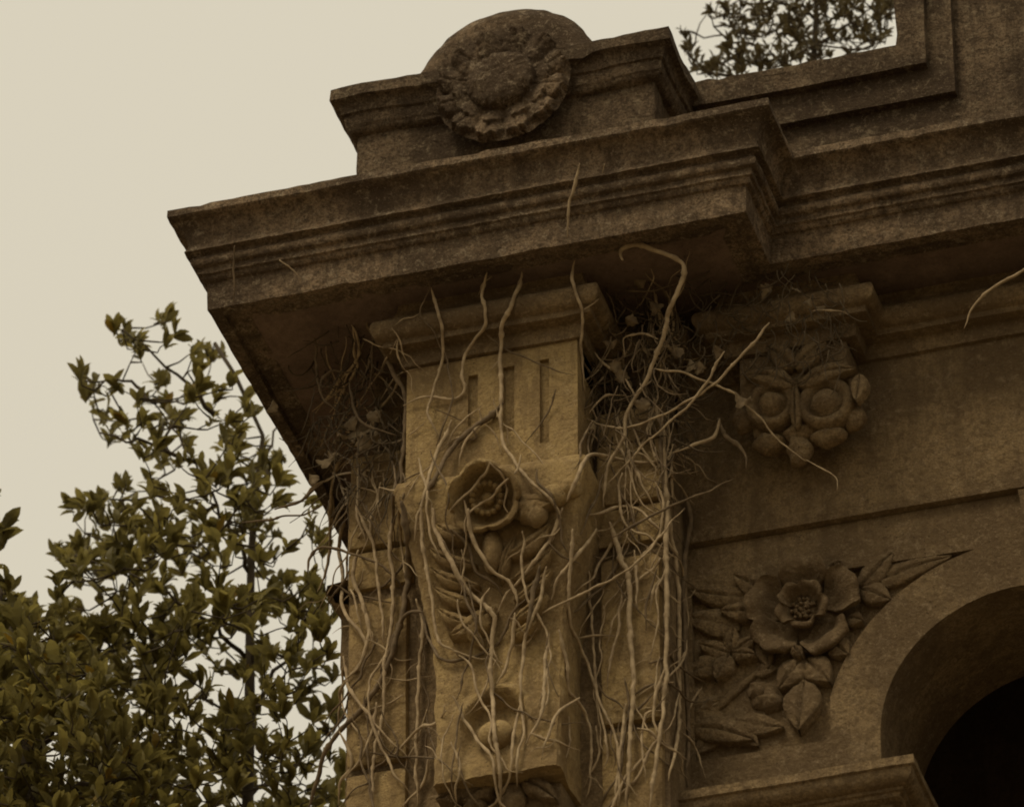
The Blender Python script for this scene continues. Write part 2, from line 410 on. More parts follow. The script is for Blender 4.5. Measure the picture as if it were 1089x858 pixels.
# lower carved term below the console
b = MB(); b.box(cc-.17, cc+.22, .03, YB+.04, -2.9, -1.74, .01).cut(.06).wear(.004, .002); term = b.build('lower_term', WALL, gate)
# rose on the console
def P(px, py, Y): p = at(px, py, Y); return (p.x, p.z)
RC = P(518, 531, -.11); RY = -.088
b = MB(); b.lathe(RC, [(.10, -.02), (.112, .01), (.126, .045), (.134, .070), (.131, .082), (.120, .084), (.110, .074), (.100, .05), (.088, .016), (.074, -.002), (.05, -.004), (.03, -.004), (.012, -.004)], 90, RY, 1, .96)
for v in b.bm.verts:
    a_ = math.atan2(v.co.z-RC[1], v.co.x-RC[0]); d_ = math.hypot(v.co.x-RC[0], v.co.z-RC[1])
    lobe = abs(math.cos(2.5*(a_-.35)))**.5
    k = max(0, (d_-.085)/.05); f_ = 1-.16*k*(1-lobe); v.co.x = RC[0]+(v.co.x-RC[0])*f_; v.co.z = RC[1]+(v.co.z-RC[1])*f_; v.co.y += .035*k*(1-lobe)
b.tilt(RC, RY-.03, 24).wear(.006, .004, 12, 40)
rose = b.build('rose', OCHRE, console, sharp=60)
b = MB()
for k in range(16):
    a = 2*math.pi*k/16; b.ball((RC[0]+.051*math.cos(a), RY-.026, RC[1]+.051*math.sin(a)), (.0115, .016, .0115), 2)
b.lathe(RC, [(.056, -.02), (.055, .016), (.042, .018), (.034, .0), (.024, -.002), (.022, .016), (.012, .024), (.004, .026)], 30, RY)
b.tilt(RC, RY-.03, 24); b.build('rose_centre', OCHRE, console, sharp=50)
def ornament(px, py, rx, rz, h, y, name='bud', parent=None, m=OCHRE, tilt=0, groove=0):
    c = P(px, py, y); q = MB(); q.ball((0, 0, 0), (rx, h, rz), 4)
    for v in q.bm.verts:
        a = math.atan2(v.co.x, v.co.z)
        if groove: v.co *= 1-.17*abs(math.sin(groove*a+v.co.z*18))
        x, z = v.co.x, v.co.z; v.co.x = x*math.cos(tilt)-z*math.sin(tilt)+c[0]; v.co.z = x*math.sin(tilt)+z*math.cos(tilt)+c[1]; v.co.y += y
    q.wear(.004, .002, 14, 40); return q.build(name, m, parent, sharp=0)
ornament(566, 545, .050, .080, .045, -.085, 'fruit', console, tilt=.75, groove=2)
ornament(589, 528, .05, .045, .04, -.085, 'fruit', console, tilt=-.3)
ornament(607, 520, .045, .045, .04, -.075, 'leaf_scroll', console, tilt=-.3, groove=1)
ornament(524, 588, .036, .085, .045, -.045, 'tulip_bud', console)
def rleaf(b0, t0, wpx, h, Y, parent, m=OCHRE, side=0, lobes=0, org=(0, 0, 1), name='leaf', lift=.6):
    ox, oy, s = org; q = MB()
    q.leaf(P(ox+b0[0]/s, oy+b0[1]/s, Y), P(ox+t0[0]/s, oy+t0[1]/s, Y), wpx/s/299.5*1.05, h, Y, side, lobes, lift=lift)
    q.wear(.003, .002, 12, 45); return q.build(name, m, parent, sharp=0)
OP = (0, 0, 1); O4 = (320, 540, 2.6975)
for b0, t0, wd, sd, lb in (((510, 606), (461, 591), 16, .6, 0), ((513, 628), (463, 612), 16, .6, 0), ((514, 648), (466, 632), 16, .55, 0), ((510, 670), (470, 655), 15, .5, 0), ((530, 650), (482, 684), 25, .5, 0), ((500, 578), (468, 566), 18, .4, 0), ((516, 692), (498, 668), 13, .2, 0),
                       ((543, 598), (590, 565), 22, -.6, 0), ((548, 622), (594, 588), 17, -.6, 0), ((550, 645), (591, 612), 16, -.55, 0), ((548, 666), (586, 638), 15, -.5, 0), ((546, 684), (578, 664), 13, -.4, 0), ((535, 625), (552, 578), 14, .2, 0)):
    z = at(*b0, -.03).z
    rleaf(b0, t0, wd, .055, cyat(z)+.004, console, OCHRE, sd, lb, OP)
for b0, t0, wd, sd in (((150, 0), (75, 60), 70, .3),):
    rleaf((600, 20), (735, -5), 60, .035, -.078, console, OCHRE, .5, 2, O4)
# U shaped shell with a ball at the foot of the console
sc = P(528, 790, -.02)
ornament(528, 783, .062, .058, .05, -.035, 'ball', console)
for b0, t0, wd in (((520, 790), (400, 855), 70), ((640, 790), (740, 850), 60), ((560, 800), (470, 858), 60)):
    rleaf(b0, t0, wd, .05, .03, term, WALL, .2, 2, O4)
ornament(545, 853, .05, .09, .05, .02, 'bud', term, WALL, groove=2)
ornament(505, 862, .05, .05, .05, .02, 'bud', term, WALL, groove=2)

# spandrel carving
SY = YF+.033; SO = (689, 520, 2.5375)
def SP(x, y): return P(SO[0]+x/SO[2], SO[1]+y/SO[2], SY)
sr = SP(430, 338); S1 = 1/SO[2]/299.5
for k, ang in enumerate((88, 160, 222, 300, 18)):
    b = MB(); b.petal(sr, rad(ang), 40*S1, 155*S1 if k else 150*S1, rad(75), [.008, .009, .012, .020, .036, .058, .074, .076, .074], SY, 14, 14, .10, k, .030, .02).tilt(sr, SY, 3).wear(.003, .002, 12, 40)
    b.build('outer_petal', WALL, backing, sharp=50, sub=1)
for k, ang in enumerate((60, 132, 204, 270, 345)):
    b = MB(); b.petal(sr, rad(ang), 18*S1, 72*S1, rad(82), [.024, .026, .030, .042, .064, .082, .085, .083], SY, 12, 12, .06, k+9, .020, .02).tilt(sr, SY, 3).wear(.002, .0015, 12, 40)
    b.build('inner_petal', WALL, backing, sharp=50, sub=1)
b = MB()
for k in range(34):
    a = rng.random()*6.28; r = 34*S1*math.sqrt(rng.random()); b.ball((sr[0]+r*math.cos(a), SY-.05+.2*r, sr[1]+r*math.sin(a)), (.008, .013, .008), 1)
b.ball((sr[0], SY-.02, sr[1]), (.05, .025, .05), 3); b.tilt(sr, SY, 3); b.build('rose_centre', WALL, backing, sharp=0)
for b0, t0, wd, sd, h in (((285, 300), (115, 285), 62, .2, .03), ((335, 300), (243, 252), 66, -.1, .04), ((310, 340), (203, 345), 55, .1, .035), ((250, 385), (105, 355), 74, -.2, .02),
        ((228, 455), (143, 432), 46, 0, .03), ((228, 455), (238, 385), 42, 0, .03), ((230, 455), (298, 412), 40, 0, .03), ((230, 455), (300, 462), 40, 0, .035), ((225, 458), (192, 528), 52, 0, .035), ((222, 458), (105, 510), 66, .2, .025),
        ((575, 275), (668, 185), 62, -.15, .03), ((590, 272), (825, 192), 58, .12, .025), ((578, 280), (662, 312), 60, .1, .03), ((500, 240), (535, 222), 34, 0, .05), ((560, 260), (520, 235), 30, 0, .03),
        ((425, 470), (362, 555), 72, 0, .036), ((432, 470), (498, 535), 74, 0, .034), ((428, 530), (416, 668), 92, 0, .04), ((400, 440), (428, 478), 32, 0, .05),
        ((540, 360), (588, 370), 40, .2, .03), ((500, 420), (548, 460), 60, 0, .03), ((300, 400), (330, 490), 50, .3, .018), ((120, 650), (290, 690), 70, .25, .03), ((240, 630), (370, 650), 60, -.2, .02), ((110, 610), (200, 580), 50, .1, .02)):
    rleaf(b0, t0, wd*1.15, h*1.35, SY, backing, WALL, sd, 0, SO)
for x, y, r, ti in ((315, 562, 54, .5), (300, 552, 34, .2), (160, 635, 62, -.4), (140, 655, 50, .3), (335, 580, 40, .8)):
    ornament(SO[0]+x/SO[2], SO[1]+y/SO[2], r*S1*.82, r*S1*1.05, .035 if r > 45 else .048, SY+.004, 'bud', backing, WALL, tilt=ti, groove=1.5)
for b0, t0, wd, sd, h in (((190, 640), (300, 700), 80, .5, .022), ((200, 660), (130, 720), 60, -.3, .02), ((350, 640), (310, 660), 40, 0, .02)
        , ((290, 500), (350, 490), 46, .3, .018), ((150, 590), (112, 540), 50, 0, .02)):
    rleaf(b0, t0, wd, h, SY, backing, WALL, sd, 0, SO)
b = MB(); pts = [Vector((*SP(x, y), 0)) for x, y in ((320, 470), (270, 520), (225, 560), (165, 612), (120, 640))]
b.tube([Vector((p.x, SY-.004, p.y)) for p in pts], [.012, .015, .016, .018, .016], 8).cut(.03).wear(.003, .002); b.build('stalk', WALL, backing, sharp=0)

# moulded ledge (arch impost) with a fluted band
LP = [(XP-.05, YF-.165), (1.648, YF-.165), (1.648, YF+.45)]
b = MB(); b.sweep(LP, [(-.17, -1.675), (.0, -1.682), (.002, -1.715), (-.008, -1.72)] + cavetto(-.008, -1.72, -.05, -1.765, 6) + [(-.052, -1.775), (-.062, -1.778), (-.066, -1.79), (-.085, -1.795), (-.11, -1.80)], .035).wear(.003, .002)
ledge = b.build('impost_ledge', WALL, gate)
b = MB(); b.box(XP-.05, 1.648-.095, YF-.165+.095, YF+.45, -Z0, -1.79, .006)
band = b.build('impost_pier', WALL, ledge)
b = MB()
for k in range(17):
    x = XP+.03+k*.040; b.box(x, x+.02, YF-.165+.082, YF-.165+.1, -1.93, -1.815, .004)
b.build('fluting', WALL, ledge)

# corbel on the wall right of the pier
KO = (760, 280, 3.31)
b = MB(); b.box(KX0+.03, KX1-.02, KY, YW+.02, -.17, .0, .012); b.box(KX0+.06, KX1-.12, KY+.03, YW+.02, -.32, -.12, .03).cut(.05).wear(.004, .002)
corbel = b.build('corbel', WALL, gate)
def KP(x, y): return P(KO[0]+x/KO[2], KO[1]+y/KO[2], KY)
K1 = 1/KO[2]/299.5
for (x, y, r) in ((392, 495, 96), (203, 500, 88)):
    c = KP(x, y); q = MB(); R = r*K1
    q.lathe(c, [(R*1.05, -.08), (R*1.05, -.012), (R, .010), (R*.9, .018), (R*.74, .016), (R*.64, .002), (R*.58, -.006), (R*.50, .004), (R*.42, .020), (R*.3, .032), (R*.12, .038), (.003, .040)], 48, KY-.01).wear(.005, .002, 12, 40)
    q.build('scroll_disc', WALL, corbel, sharp=60)
for (x, y, rx, rz) in ((300, 662, 46, 76), (192, 636, 60, 46), (400, 612, 66, 44), (490, 545, 46, 62), (108, 552, 48, 62), (300, 600, 60, 50)):
    ornament(KO[0]+x/KO[2], KO[1]+y/KO[2], rx*K1, rz*K1*.92, .045, KY+.035, 'lobe', corbel, WALL, groove=2)
for b0, t0, wd, sd in (((295, 440), (505, 385), 75, .5), ((285, 440), (110, 410), 75, -.5), ((290, 380), (400, 290), 80, .3), ((280, 380), (190, 310), 80, -.3), ((290, 590), (290, 430), 40, 0), ((515, 400), (505, 500), 62, .2)):
    rleaf(b0, t0, wd, .035, KY-.012, corbel, WALL, sd, 0, KO)

# block over the cornice with its round flower
YP = .09; PC = .318
b = MB(); b.box(PC-.547, PC+.547, YP, YP+.55, .6, 1.28, .008).cut(.05).wear(.006, .003)
pb = b.build('attic_block', OLD, gate)
pp = [(-.2, 1.315), (.07, 1.300), (.077, 1.295), (.078, 1.245), (.062, 1.238)] + cavetto(.062, 1.238, .045, 1.195, 5, True) + [(.036, 1.19), (.034, 1.15), (.028, 1.142)] + cavetto(.028, 1.142, .004, 1.12, 3) + [(-.01, 1.115)]
R = .345; rc = (PC+.010, 1.208)
b = MB()
b.sweep([(PC-.547, YP+.55), (PC-.547, YP), (PC+.547, YP), (PC+.547, YP+.55)], pp, .035)
b.bm.faces.new([b.bm.verts.new(p) for p in ((PC-.5, YP+.05, 1.305), (PC+.5, YP+.05, 1.305), (PC+.5, YP+.55, 1.305), (PC-.5, YP+.55, 1.305))])
for v in b.bm.verts:
    k = noise.noise(v.co*9); v.co = jit(v.co, .009, .004, 5, 26)
    if k > .2 and v.co.z > 1.24: v.co.z -= (k-.2)*.03
b.build('cap_moulding', OLD, pb, sharp=35)
b = MB()
b.plate([arc(rc, R, 8, 172, 90)], YP-.052, YP+.36); b.cut(.045)
for v in b.bm.verts:
    rr_ = math.hypot(v.co.x-rc[0], v.co.z-rc[1])
    if rr_ > R*.86 and v.co.y < YP-.03: v.co.y += .035*(rr_-R*.86)/(R*.14)
b.wear(.005, .004, 5, 24)
b.lathe((rc[0]+.006, rc[1]-.030), [(.004, -.3), (.15, -.3), (.155, -.02), (.14, .0), (.004, .0)], 60, YP-.07)
round_ = b.build('roundel', OLDER, gate, sharp=35)
fc = (rc[0]+.006, rc[1]-.030); FY = YP-.078
def sunflower(a, q):                                  # q: 0 at the boss, 1 at the petal tips
    def pet(n, ph, w_): 
        x = (a*n/(2*math.pi)+ph) % 1; x = abs(x-.5)*2; return 1-x**2.2, x
    p1, x1 = pet(12, 0, 0); p2, x2 = pet(10, .4, 0)
    h = 0
    tip = .74+.22*p1+.03*math.sin(a*41)+.02*math.sin(a*67+1)
    if q < tip:
        e_ = min(1, (tip-q)/.07); h = e_*(.020+.030*q*q)*(.35+.65*p1) + .007*e_*math.exp(-(x1/.12)**2)*-1
    tip2 = .40+.16*p2+.02*math.sin(a*41)
    if q < tip2:
        e_ = min(1, (tip2-q)/.06); h = max(h, e_*(.012+.055*q)*(.4+.6*p2))
    return h
b = MB(); rows = []
NA, NR = 300, 46
for i in range(NR+1):
    q_ = i/NR; r_ = .10+.150*(q_ if i < NR else .78); row = []
    for k in range(NA):
        a_ = 2*math.pi*k/NA; h_ = sunflower(a_, q_) if i < NR else -.03
        row.append(Vector((fc[0]+math.cos(a_)*r_, FY+.012-h_, fc[1]+math.sin(a_)*r_)))
    rows.append(row)
b.grid(rows, closed=True)
for v in b.bm.verts: v.co += noise.noise_vector(v.co*14)*.005 + noise.noise_vector(v.co*55)*.0035
b.build('petals', OLDER, round_, sharp=0)
b = MB(); b.lathe((fc[0], fc[1]), [(.125, -.03), (.124, .012), (.118, .034), (.104, .046), (.08, .052), (.05, .055), (.02, .056), (.004, .056)], 120, FY, 1, .94); b.cut(.012)
for v in b.bm.verts: v.co += noise.noise_vector(v.co*60)*.007 + noise.noise_vector(v.co*13)*.008
b.build('flower_centre', OLDER, round_, sharp=0)

# attic wall to the right: low run stepping up, with a mitred border
AY = .40
outer = [(.78, .6), (.78, 1.325), (1.668, 1.325), (1.672, 3.2), (XR, 3.2), (XR, .6)]
def lwall(x_in, z_in, y0, y1, rough=0):
    lo, hi = 1.325, 1.668
    L = [(.78, z_in), (.78, lo)]
    k = 22
    L += [(.78+(hi-.78)*i/k, lo+rough*noise.noise(Vector((i*.9, 3, 0)))) for i in range(1, k)]
    L += [(hi, lo), (hi+rough*.3, lo+.05)] + [(hi+rough*.35*noise.noise(Vector((i*.8, 7, 2))), lo+.12*i) for i in range(1, 14)] + [(hi, 3.2), (x_in, 3.2), (x_in, z_in)]
    return L
b = MB(); b.plate([[(.78, .6)] + lwall(XR, .6, 0, 0, .014)[1:-2] + [(XR, 3.2), (XR, .6)]], AY+.055, AY+.50); aw = b.cut(.12).wear(.006, .003).build('attic_wall', OLD, gate)
b = MB(); b.plate([lwall(1.775, 1.222, 0, 0, .014)], AY-.012, AY+.056); b.cut(.08).wear(.006, .003); b.build('border_moulding', OLD, aw)
b = MB(); b.plate([[(.78, 1.221), (1.776, 1.221), (1.776, 3.2), (1.866, 3.2), (1.866, 1.10), (.78, 1.10)]], AY+.022, AY+.0555); b.cut(.08).wear(.005, .002); b.build('border_moulding', OLD, aw)
b = MB(); b.box(2.10, XR, AY+.035, AY+.06, .6, 3.2, .008).cut(.1).wear(.005, .003); b.build('attic_panel', OLD, aw)

# ---------------------------------------------------------------- dry vines: each stem lies on the stone behind it
bpy.context.view_layer.update()
DG = bpy.context.evaluated_depsgraph_get()
def smooth(a, k):
    n = len(a); return [sum(a[max(0, i-k):min(n, i+k+1)])/len(a[max(0, i-k):min(n, i+k+1)]) for i in range(n)]
def densify(pts, step=3.0):
    P_ = [Vector((p[0], p[1])) for p in pts]
    P_ = [P_[0]*2-P_[1]] + P_ + [P_[-1]*2-P_[-2]]; o = []
    for i in range(1, len(P_)-2):
        a, b_, c, d = P_[i-1:i+3]; k = max(2, int((c-b_).length/step))
        for q in range(k):
            t = q/k; o.append(.5*((2*b_)+(c-a)*t+(2*a-5*b_+4*c-d)*t*t+(3*b_-a-3*c+d)*t**3))
    o.append(P_[-2]); return o
def stem_path(pts, r, Y=None, seed=0, off=.002):
    q = densify(pts); rr = random.Random(seed); ph = rr.random()*50
    q = [p + Vector((noise.noise(Vector((i*.16+ph, 1, 0))), noise.noise(Vector((i*.16+ph, 9, 0)))))*2.2 + Vector((noise.noise(Vector((i*.4+ph, 4, 0))), 0))*1.0 for i, p in enumerate(q)]
    T = []
    for i, p in enumerate(q):
        d = ray(p.x, p.y); dn = d.normalized()
        if Y is None:
            hit, loc, *_ = scene.ray_cast(DG, CAM, dn)
            T.append((loc-CAM).length if hit and (loc-CAM).length < 24.5 else None)
        else:
            f_ = i/(len(q)-1)*(len(Y)-1); a_ = min(int(f_), len(Y)-2); y = Y[a_]+(Y[a_+1]-Y[a_])*(f_-a_); T.append((y-CAM.y)/dn.y)
    if Y is None:
        known = [t for t in T if t] or [21.7]
        last = next((t for t in T if t), known[0])
        for i in range(len(T)):
            if T[i] is None: T[i] = last
            last = T[i]
        k = 3; T = [min(T[max(0, i-k):i+k+1]) for i in range(len(T))]
        T = smooth(smooth(T, 4), 4)
        T = [t - r*1.0 - off - .008*(.5+.5*noise.noise(Vector((i*.05+ph, 2, 2)))) for i, t in enumerate(T)]
    return [CAM + ray(p.x, p.y).normalized()*t for p, t in zip(q, T)]
def stem_mesh(pts, r, m, name, parent=None, Y=None, seed=0, taper=.6, off=.002):
    W_ = stem_path(pts, r, Y, seed, off); n = len(W_); rr = random.Random(seed+5)
    R_ = [r*(1-(1-taper)*i/n)*min(1, .35+.13*i, .3+.1*(n-1-i))*(1+.3*noise.noise(Vector((i*.35, seed*3.1, 0)))+(.45 if rr.random() < .07 else 0)) for i in range(n)]
    q = MB(); q.tube(W_, R_, 7)
    return q.build(name, m, parent, sharp=0, local=True)
O3, O4_, O5, OA, OB, O2, O1, O8 = (320, 260, 2.68), (320, 540, 2.6975), (600, 240, 2.861), (330, 520, 2.54), (600, 480, 2.27), (540, 0, 1.984), (160, 0, 2.68), (200, 290, 2.6)
PV, DV = VINE_PALE, VINE_DARK
VG = 'dry vine stems hanging over the stonework'
VL = [  # frame, points, radius, material, label, Y range, twigs
 (O3, [(370,125),(385,170),(405,260),(400,340),(375,420),(362,480),(385,530),(400,555)], .0085, PV, 'leftmost stem crossing the capital moulding above the slotted block', None, []),
 (O3, [(530,80),(515,140),(525,180),(520,240),(470,310),(460,370),(465,410),(440,440),(350,435),(290,460)], .009, PV, 'stem dropping over the capital then bending left across the slotted block', None, [[(545,90),(520,110),(505,145)]]),
 (O3, [(630,75),(625,110),(600,170),(575,230),(568,320),(572,400),(570,460),(575,560),(610,620),(660,680),(715,730),(735,780),(715,850)], .0105, PV, 'long stem from the capital past the middle slot to the carved fruit', None, [[(560,330),(540,360)]]),
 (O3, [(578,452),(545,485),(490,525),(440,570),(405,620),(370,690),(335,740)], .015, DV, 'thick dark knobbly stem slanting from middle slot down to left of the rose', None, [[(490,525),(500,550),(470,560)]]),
 (O3, [(530,258),(590,300),(680,340),(780,375)], .005, DV, 'thin twig slanting right across the top of the slotted block', None, []),
 (O3, [(526,515),(560,555),(575,600)], .005, PV, 'short twig just above the carved rose', None, []),
 (O3, [(780,45),(775,110),(795,170),(803,210),(800,300),(808,420)], .0085, PV, 'stem running down the right end of the capital moulding', None, [[(800,188),(830,172),(850,155)]]),
 (O3, [(285,480),(290,600),(268,690),(262,780),(258,858)], .011, DV, 'dark stem along the left edge of the slotted block', None, []),
 (O3, [(130,590),(95,650),(85,740),(80,858)], .010, PV, 'pale stem below the withered leaves at the left pier', None, []),
 (O3, [(160,590),(165,690),(160,770),(190,850)], .009, PV, 'stem second from the outer left edge of the pier', None, []),
 (O3, [(0,735),(50,680),(140,650),(270,640)], .006, PV, 'nearly level twig reaching from the left pier edge to the block', None, []),
 (O3, [(160,695),(200,700),(255,722)], .0055, PV, 'short level twig under the longer one left of the block', None, []),
 (O3, [(385,470),(435,490),(455,500),(478,490)], .005, DV, 'short level twig on the lower left of the slotted block', None, []),
 (O3, [(430,500),(405,560),(385,600),(365,660),(350,720),(330,790),(322,850)], .010, PV, 'stem falling beside the left side of the carved rose', None, []),
 (O3, [(540,618),(520,655),(485,700),(430,750),(410,775)], .008, PV, 'stem crossing the left petals of the carved rose', None, []),
 (O3, [(543,622),(575,660),(588,700),(580,745),(590,770)], .007, PV, 'stem crossing the right petals of the carved rose', None, []),
 (O3, [(465,730),(480,790),(490,850)], .010, PV, 'pale stem falling from the lower lip of the carved rose', None, []),
 (O3, [(305,545),(340,520),(362,492)], .005, PV, 'small twig on the left corner of the slotted block', None, []),
 (O3, [(360,645),(310,660),(270,690)], .005, DV, 'small twig at the left shoulder of the console', None, []),
 (O3, [(235,650),(235,710),(205,800)], .006, PV, 'short hanging stem between left pier edge and block', None, []),
 (O4_, [(380,0),(385,60),(430,150),(480,240),(550,300),(555,330),(545,420),(550,560),(555,640),(570,740),(572,858)], .013, PV, 'central pale stem running down the plain front of the console', None, []),
 (O4_, [(480,0),(490,80),(540,170),(600,215),(620,270),(612,300)], .0105, PV, 'stem curving across the tulip bud below the rose', None, []),
 (O4_, [(750,0),(720,80),(650,180),(600,240),(560,300)], .010, PV, 'stem slanting down left over the right carved leaves', None, []),
 (O4_, [(430,60),(480,110),(500,180),(560,220),(580,260)], .009, DV, 'dark stem among the carved leaves left of the tulip bud', None, []),
 (O4_, [(685,165),(660,280),(645,370)], .013, DV, 'thick broken stem hanging over the right carved leaves', None, []),
 (O4_, [(700,170),(690,250),(650,350),(635,450),(630,560),(640,640),(620,720),(620,800)], .009, PV, 'long stem right of centre on the console passing the shell', None, []),
 (O4_, [(615,300),(600,420),(560,510)], .010, PV, 'stem joining the central console stem from the upper right', None, [[(600,395),(640,390),(680,345)]]),
 (O4_, [(345,-10),(350,100),(375,260),(395,380),(440,410),(460,430)], .010, PV, 'stem following the left edge of the console', None, [[(440,410),(500,430),(560,430)]]),
 (O4_, [(330,260),(350,330),(340,450),(335,600),(330,700),(335,858)], .0105, PV, 'upright stem in the joint left of the console', None, []),
 (O4_, [(265,0),(255,120),(265,200),(260,330),(240,450),(235,600),(210,700),(205,858)], .0105, PV, 'upright stem down the middle of the left pier face', None, []),
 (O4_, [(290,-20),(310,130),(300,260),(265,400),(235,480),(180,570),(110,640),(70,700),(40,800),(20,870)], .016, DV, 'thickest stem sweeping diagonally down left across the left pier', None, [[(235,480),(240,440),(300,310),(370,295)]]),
 (O4_, [(160,0),(205,100),(220,200),(235,330),(240,400)], .0095, PV, 'stem on the left band merging into the thick diagonal stem', None, []),
 (O4_, [(95,-30),(85,60),(80,140),(68,195),(45,240)], .010, PV, 'stem hooking outwards at the left pier edge', None, []),
 (O4_, [(130,20),(110,100),(120,200),(120,290),(180,370),(180,430),(120,510),(110,560),(110,640)], .0105, PV, 'wavy stem zigzagging along the left edge of the pier', None, []),
 (O4_, [(165,120),(150,200),(190,310),(190,390),(160,460),(120,500)], .011, PV, 'stem twisted round the wavy one on the left pier edge', None, []),
 (O4_, [(375,480),(300,495),(240,485)], .006, PV, 'level twig joining two stems on the left pier face', None, []),
 (O4_, [(416,580),(380,620),(330,640),(240,740)], .008, PV, 'stem slanting down left from the console foot', None, [[(410,590),(412,560)]]),
 (O4_, [(190,700),(300,715),(390,718),(450,775)], .0055, DV, 'thin curved twig low across the left pier and console', None, []),
 (O4_, [(295,535),(230,570),(150,590)], .006, PV, 'twig forking right from the thick diagonal stem', None, []),
 (O4_, [(60,110),(140,130),(240,170),(300,240)], .007, DV, 'dark twig slanting right across the left band', None, []),
 (O4_, [(95,220),(160,250),(280,275)], .006, DV, 'dark twig under the left band', None, []),
 (O4_, [(110,640),(140,700),(145,740),(110,790),(110,858)], .009, PV, 'stem at the foot of the left pier edge', None, []),
 (O4_, [(215,555),(205,640),(170,720),(120,780)], .010, PV, 'stem curling left near the bottom of the left pier', None, []),
 (O4_, [(365,720),(350,790),(290,858)], .009, PV, 'stem slanting away left below the console corner', None, []),
 (O4_, [(850,60),(790,140),(745,190),(715,270)], .0095, PV, 'stem slanting from right pier band to the console side', None, []),
 (O4_, [(780,60),(768,300),(790,370),(830,470),(860,560),(905,670),(915,858)], .0095, PV, 'wavy stem crossing the left part of the right panel', None, []),
 (O4_, [(825,180),(830,280),(840,400),(850,540),(880,690),(865,750)], .008, PV, 'stem ending in a hook low on the right panel', None, []),
 (O4_, [(885,40),(920,150),(940,200),(945,380),(955,500),(945,640),(935,858)], .0145, PV, 'thick upright stem in the middle of the right panel', None, []),
 (O4_, [(920,250),(910,350),(885,450),(878,520)], .0085, PV, 'short broken stem left of the thick one on the right panel', None, []),
 (O4_, [(785,375),(850,365),(930,368)], .006, PV, 'level twig on the upper right panel', None, []),
 (O4_, [(690,300),(840,230),(960,160),(1030,80),(1100,0)], .006, PV, 'long thin twig rising right from the console across the panel', (-.05,.1), []),
 (O4_, [(780,300),(880,210),(950,90),(975,65)], .006, DV, 'second thin twig rising right beneath the band', None, []),
 (O4_, [(740,350),(765,450),(765,520),(800,560),(830,640),(830,780),(815,840)], .009, PV, 'stem along the joint right of the console', None, []),
 (O4_, [(800,545),(745,580),(720,620),(690,720)], .008, PV, 'stem curving left on to the console foot from the right', None, [[(770,600),(770,680),(760,720)]]),
 (O4_, [(712,360),(700,460),(690,590),(640,680)], .0095, PV, 'stem along the right front edge of the console', None, []),
 (O4_, [(1055,-20),(1047,100),(1050,300),(1045,500),(1030,650),(1015,750),(1000,865)], .013, PV, 'upright stem on the right edge of the right panel', None, []),
 (O4_, [(932,560),(920,670),(905,800),(905,858)], .009, PV, 'stem beside the thick one at the foot of the right panel', None, []),
 (O4_, [(1073,498),(1020,505),(965,540)], .007, PV, 'curved twig linking two stems on the right panel', None, [[(1020,505),(1000,480)]]),
 (O4_, [(1040,580),(990,590),(980,640),(980,700),(990,790)], .0065, PV, 'thin twig bent downwards at lower right panel', None, []),
 (OB, [(238,-10),(250,150),(268,260),(277,380),(277,560),(275,680),(252,795)], .013, PV, 'left one of the bundle in the corner between pier and wall', None, []),
 (OB, [(290,100),(305,170),(290,270),(290,420),(297,600),(300,700),(295,810)], .013, DV, 'right one of the bundle in the corner between pier and wall', None, []),
 (OB, [(55,155),(120,138),(175,138),(230,190),(280,270),(297,380),(297,440)], .008, PV, 'arched stem bowing over to the corner bundle', None, []),
 (OB, [(120,205),(240,140),(330,103),(412,65)], .007, DV, 'straight twig crossing the corner towards the frieze', (.02,.2), []),
 (OB, [(165,590),(200,568),(240,555),(270,572),(300,600),(345,605)], .007, DV, 'twig reaching right to a withered leaf on the spandrel', None, []),
 (OB, [(287,680),(312,705),(342,790)], .006, PV, 'thin stem at the lower left corner of the spandrel', None, []),
 (OB, [(332,570),(305,610),(298,660)], .006, PV, 'short twig beside the withered leaf on the spandrel', None, []),
 (O5, [(180,105),(172,75),(200,62),(255,66),(345,105),(366,130),(352,190),(320,250),(310,310),(270,420),(240,490),(190,570),(180,650),(130,740),(120,858)], .0125, PV, 'thick looped stem hooking out under the cornice right of the capital', (-.14,-.12,-.06,.02,.08,.10,.12), []),
 (O5, [(625,295),(590,340),(530,405),(480,460),(400,520),(290,580),(190,615),(110,605),(60,580)], .0072, PV, 'long straight stem pointing up right in front of the corbel', (-.02,.12), []),
 (O5, [(487,382),(430,480),(380,545),(250,660),(180,735),(120,800)], .0062, PV, 'long slanting stem crossing the straight one beneath the soffit', (.0,.12), []),
 (O5, [(275,435),(350,445),(420,470),(480,490),(550,540),(600,590),(650,650),(735,715)], .006, PV, 'bowed stem arching right across the corbel discs', (.02,.2), [[(735,715),(790,740),(830,770),(830,805)]]),
 (O5, [(10,840),(50,740),(85,695),(160,708),(240,720),(310,715),(330,690),(380,660)], .010, PV, 'pale stem arching from the console shoulder over the pier', None, []),
 (O5, [(75,570),(105,535),(130,515),(165,514),(205,522)], .006, PV, 'small arched twig on the upper right pier', (.1,.13), []),
 (O5, [(285,345),(255,332),(220,330),(182,345),(186,400)], .006, PV, 'small hooked twig under the soffit beside the loop', (.05,.1), []),
 (O5, [(92,385),(110,410),(150,440),(190,470),(210,510),(230,560)], .007, PV, 'twig with withered leaves right of the slotted block', (.08,.1), []),
 (O5, [(270,520),(290,590),(300,640),(322,740),(332,858)], .011, PV, 'stem of the bundle on the upper right pier edge', None, []),
 (O5, [(300,560),(292,650),(300,760),(310,858)], .010, DV, 'dark stem of the bundle on the upper right pier edge', None, []),
 (O5, [(472,590),(455,640),(390,670),(330,690)], .010, PV, 'stem forking left under the corbel', (.2,.12), []),
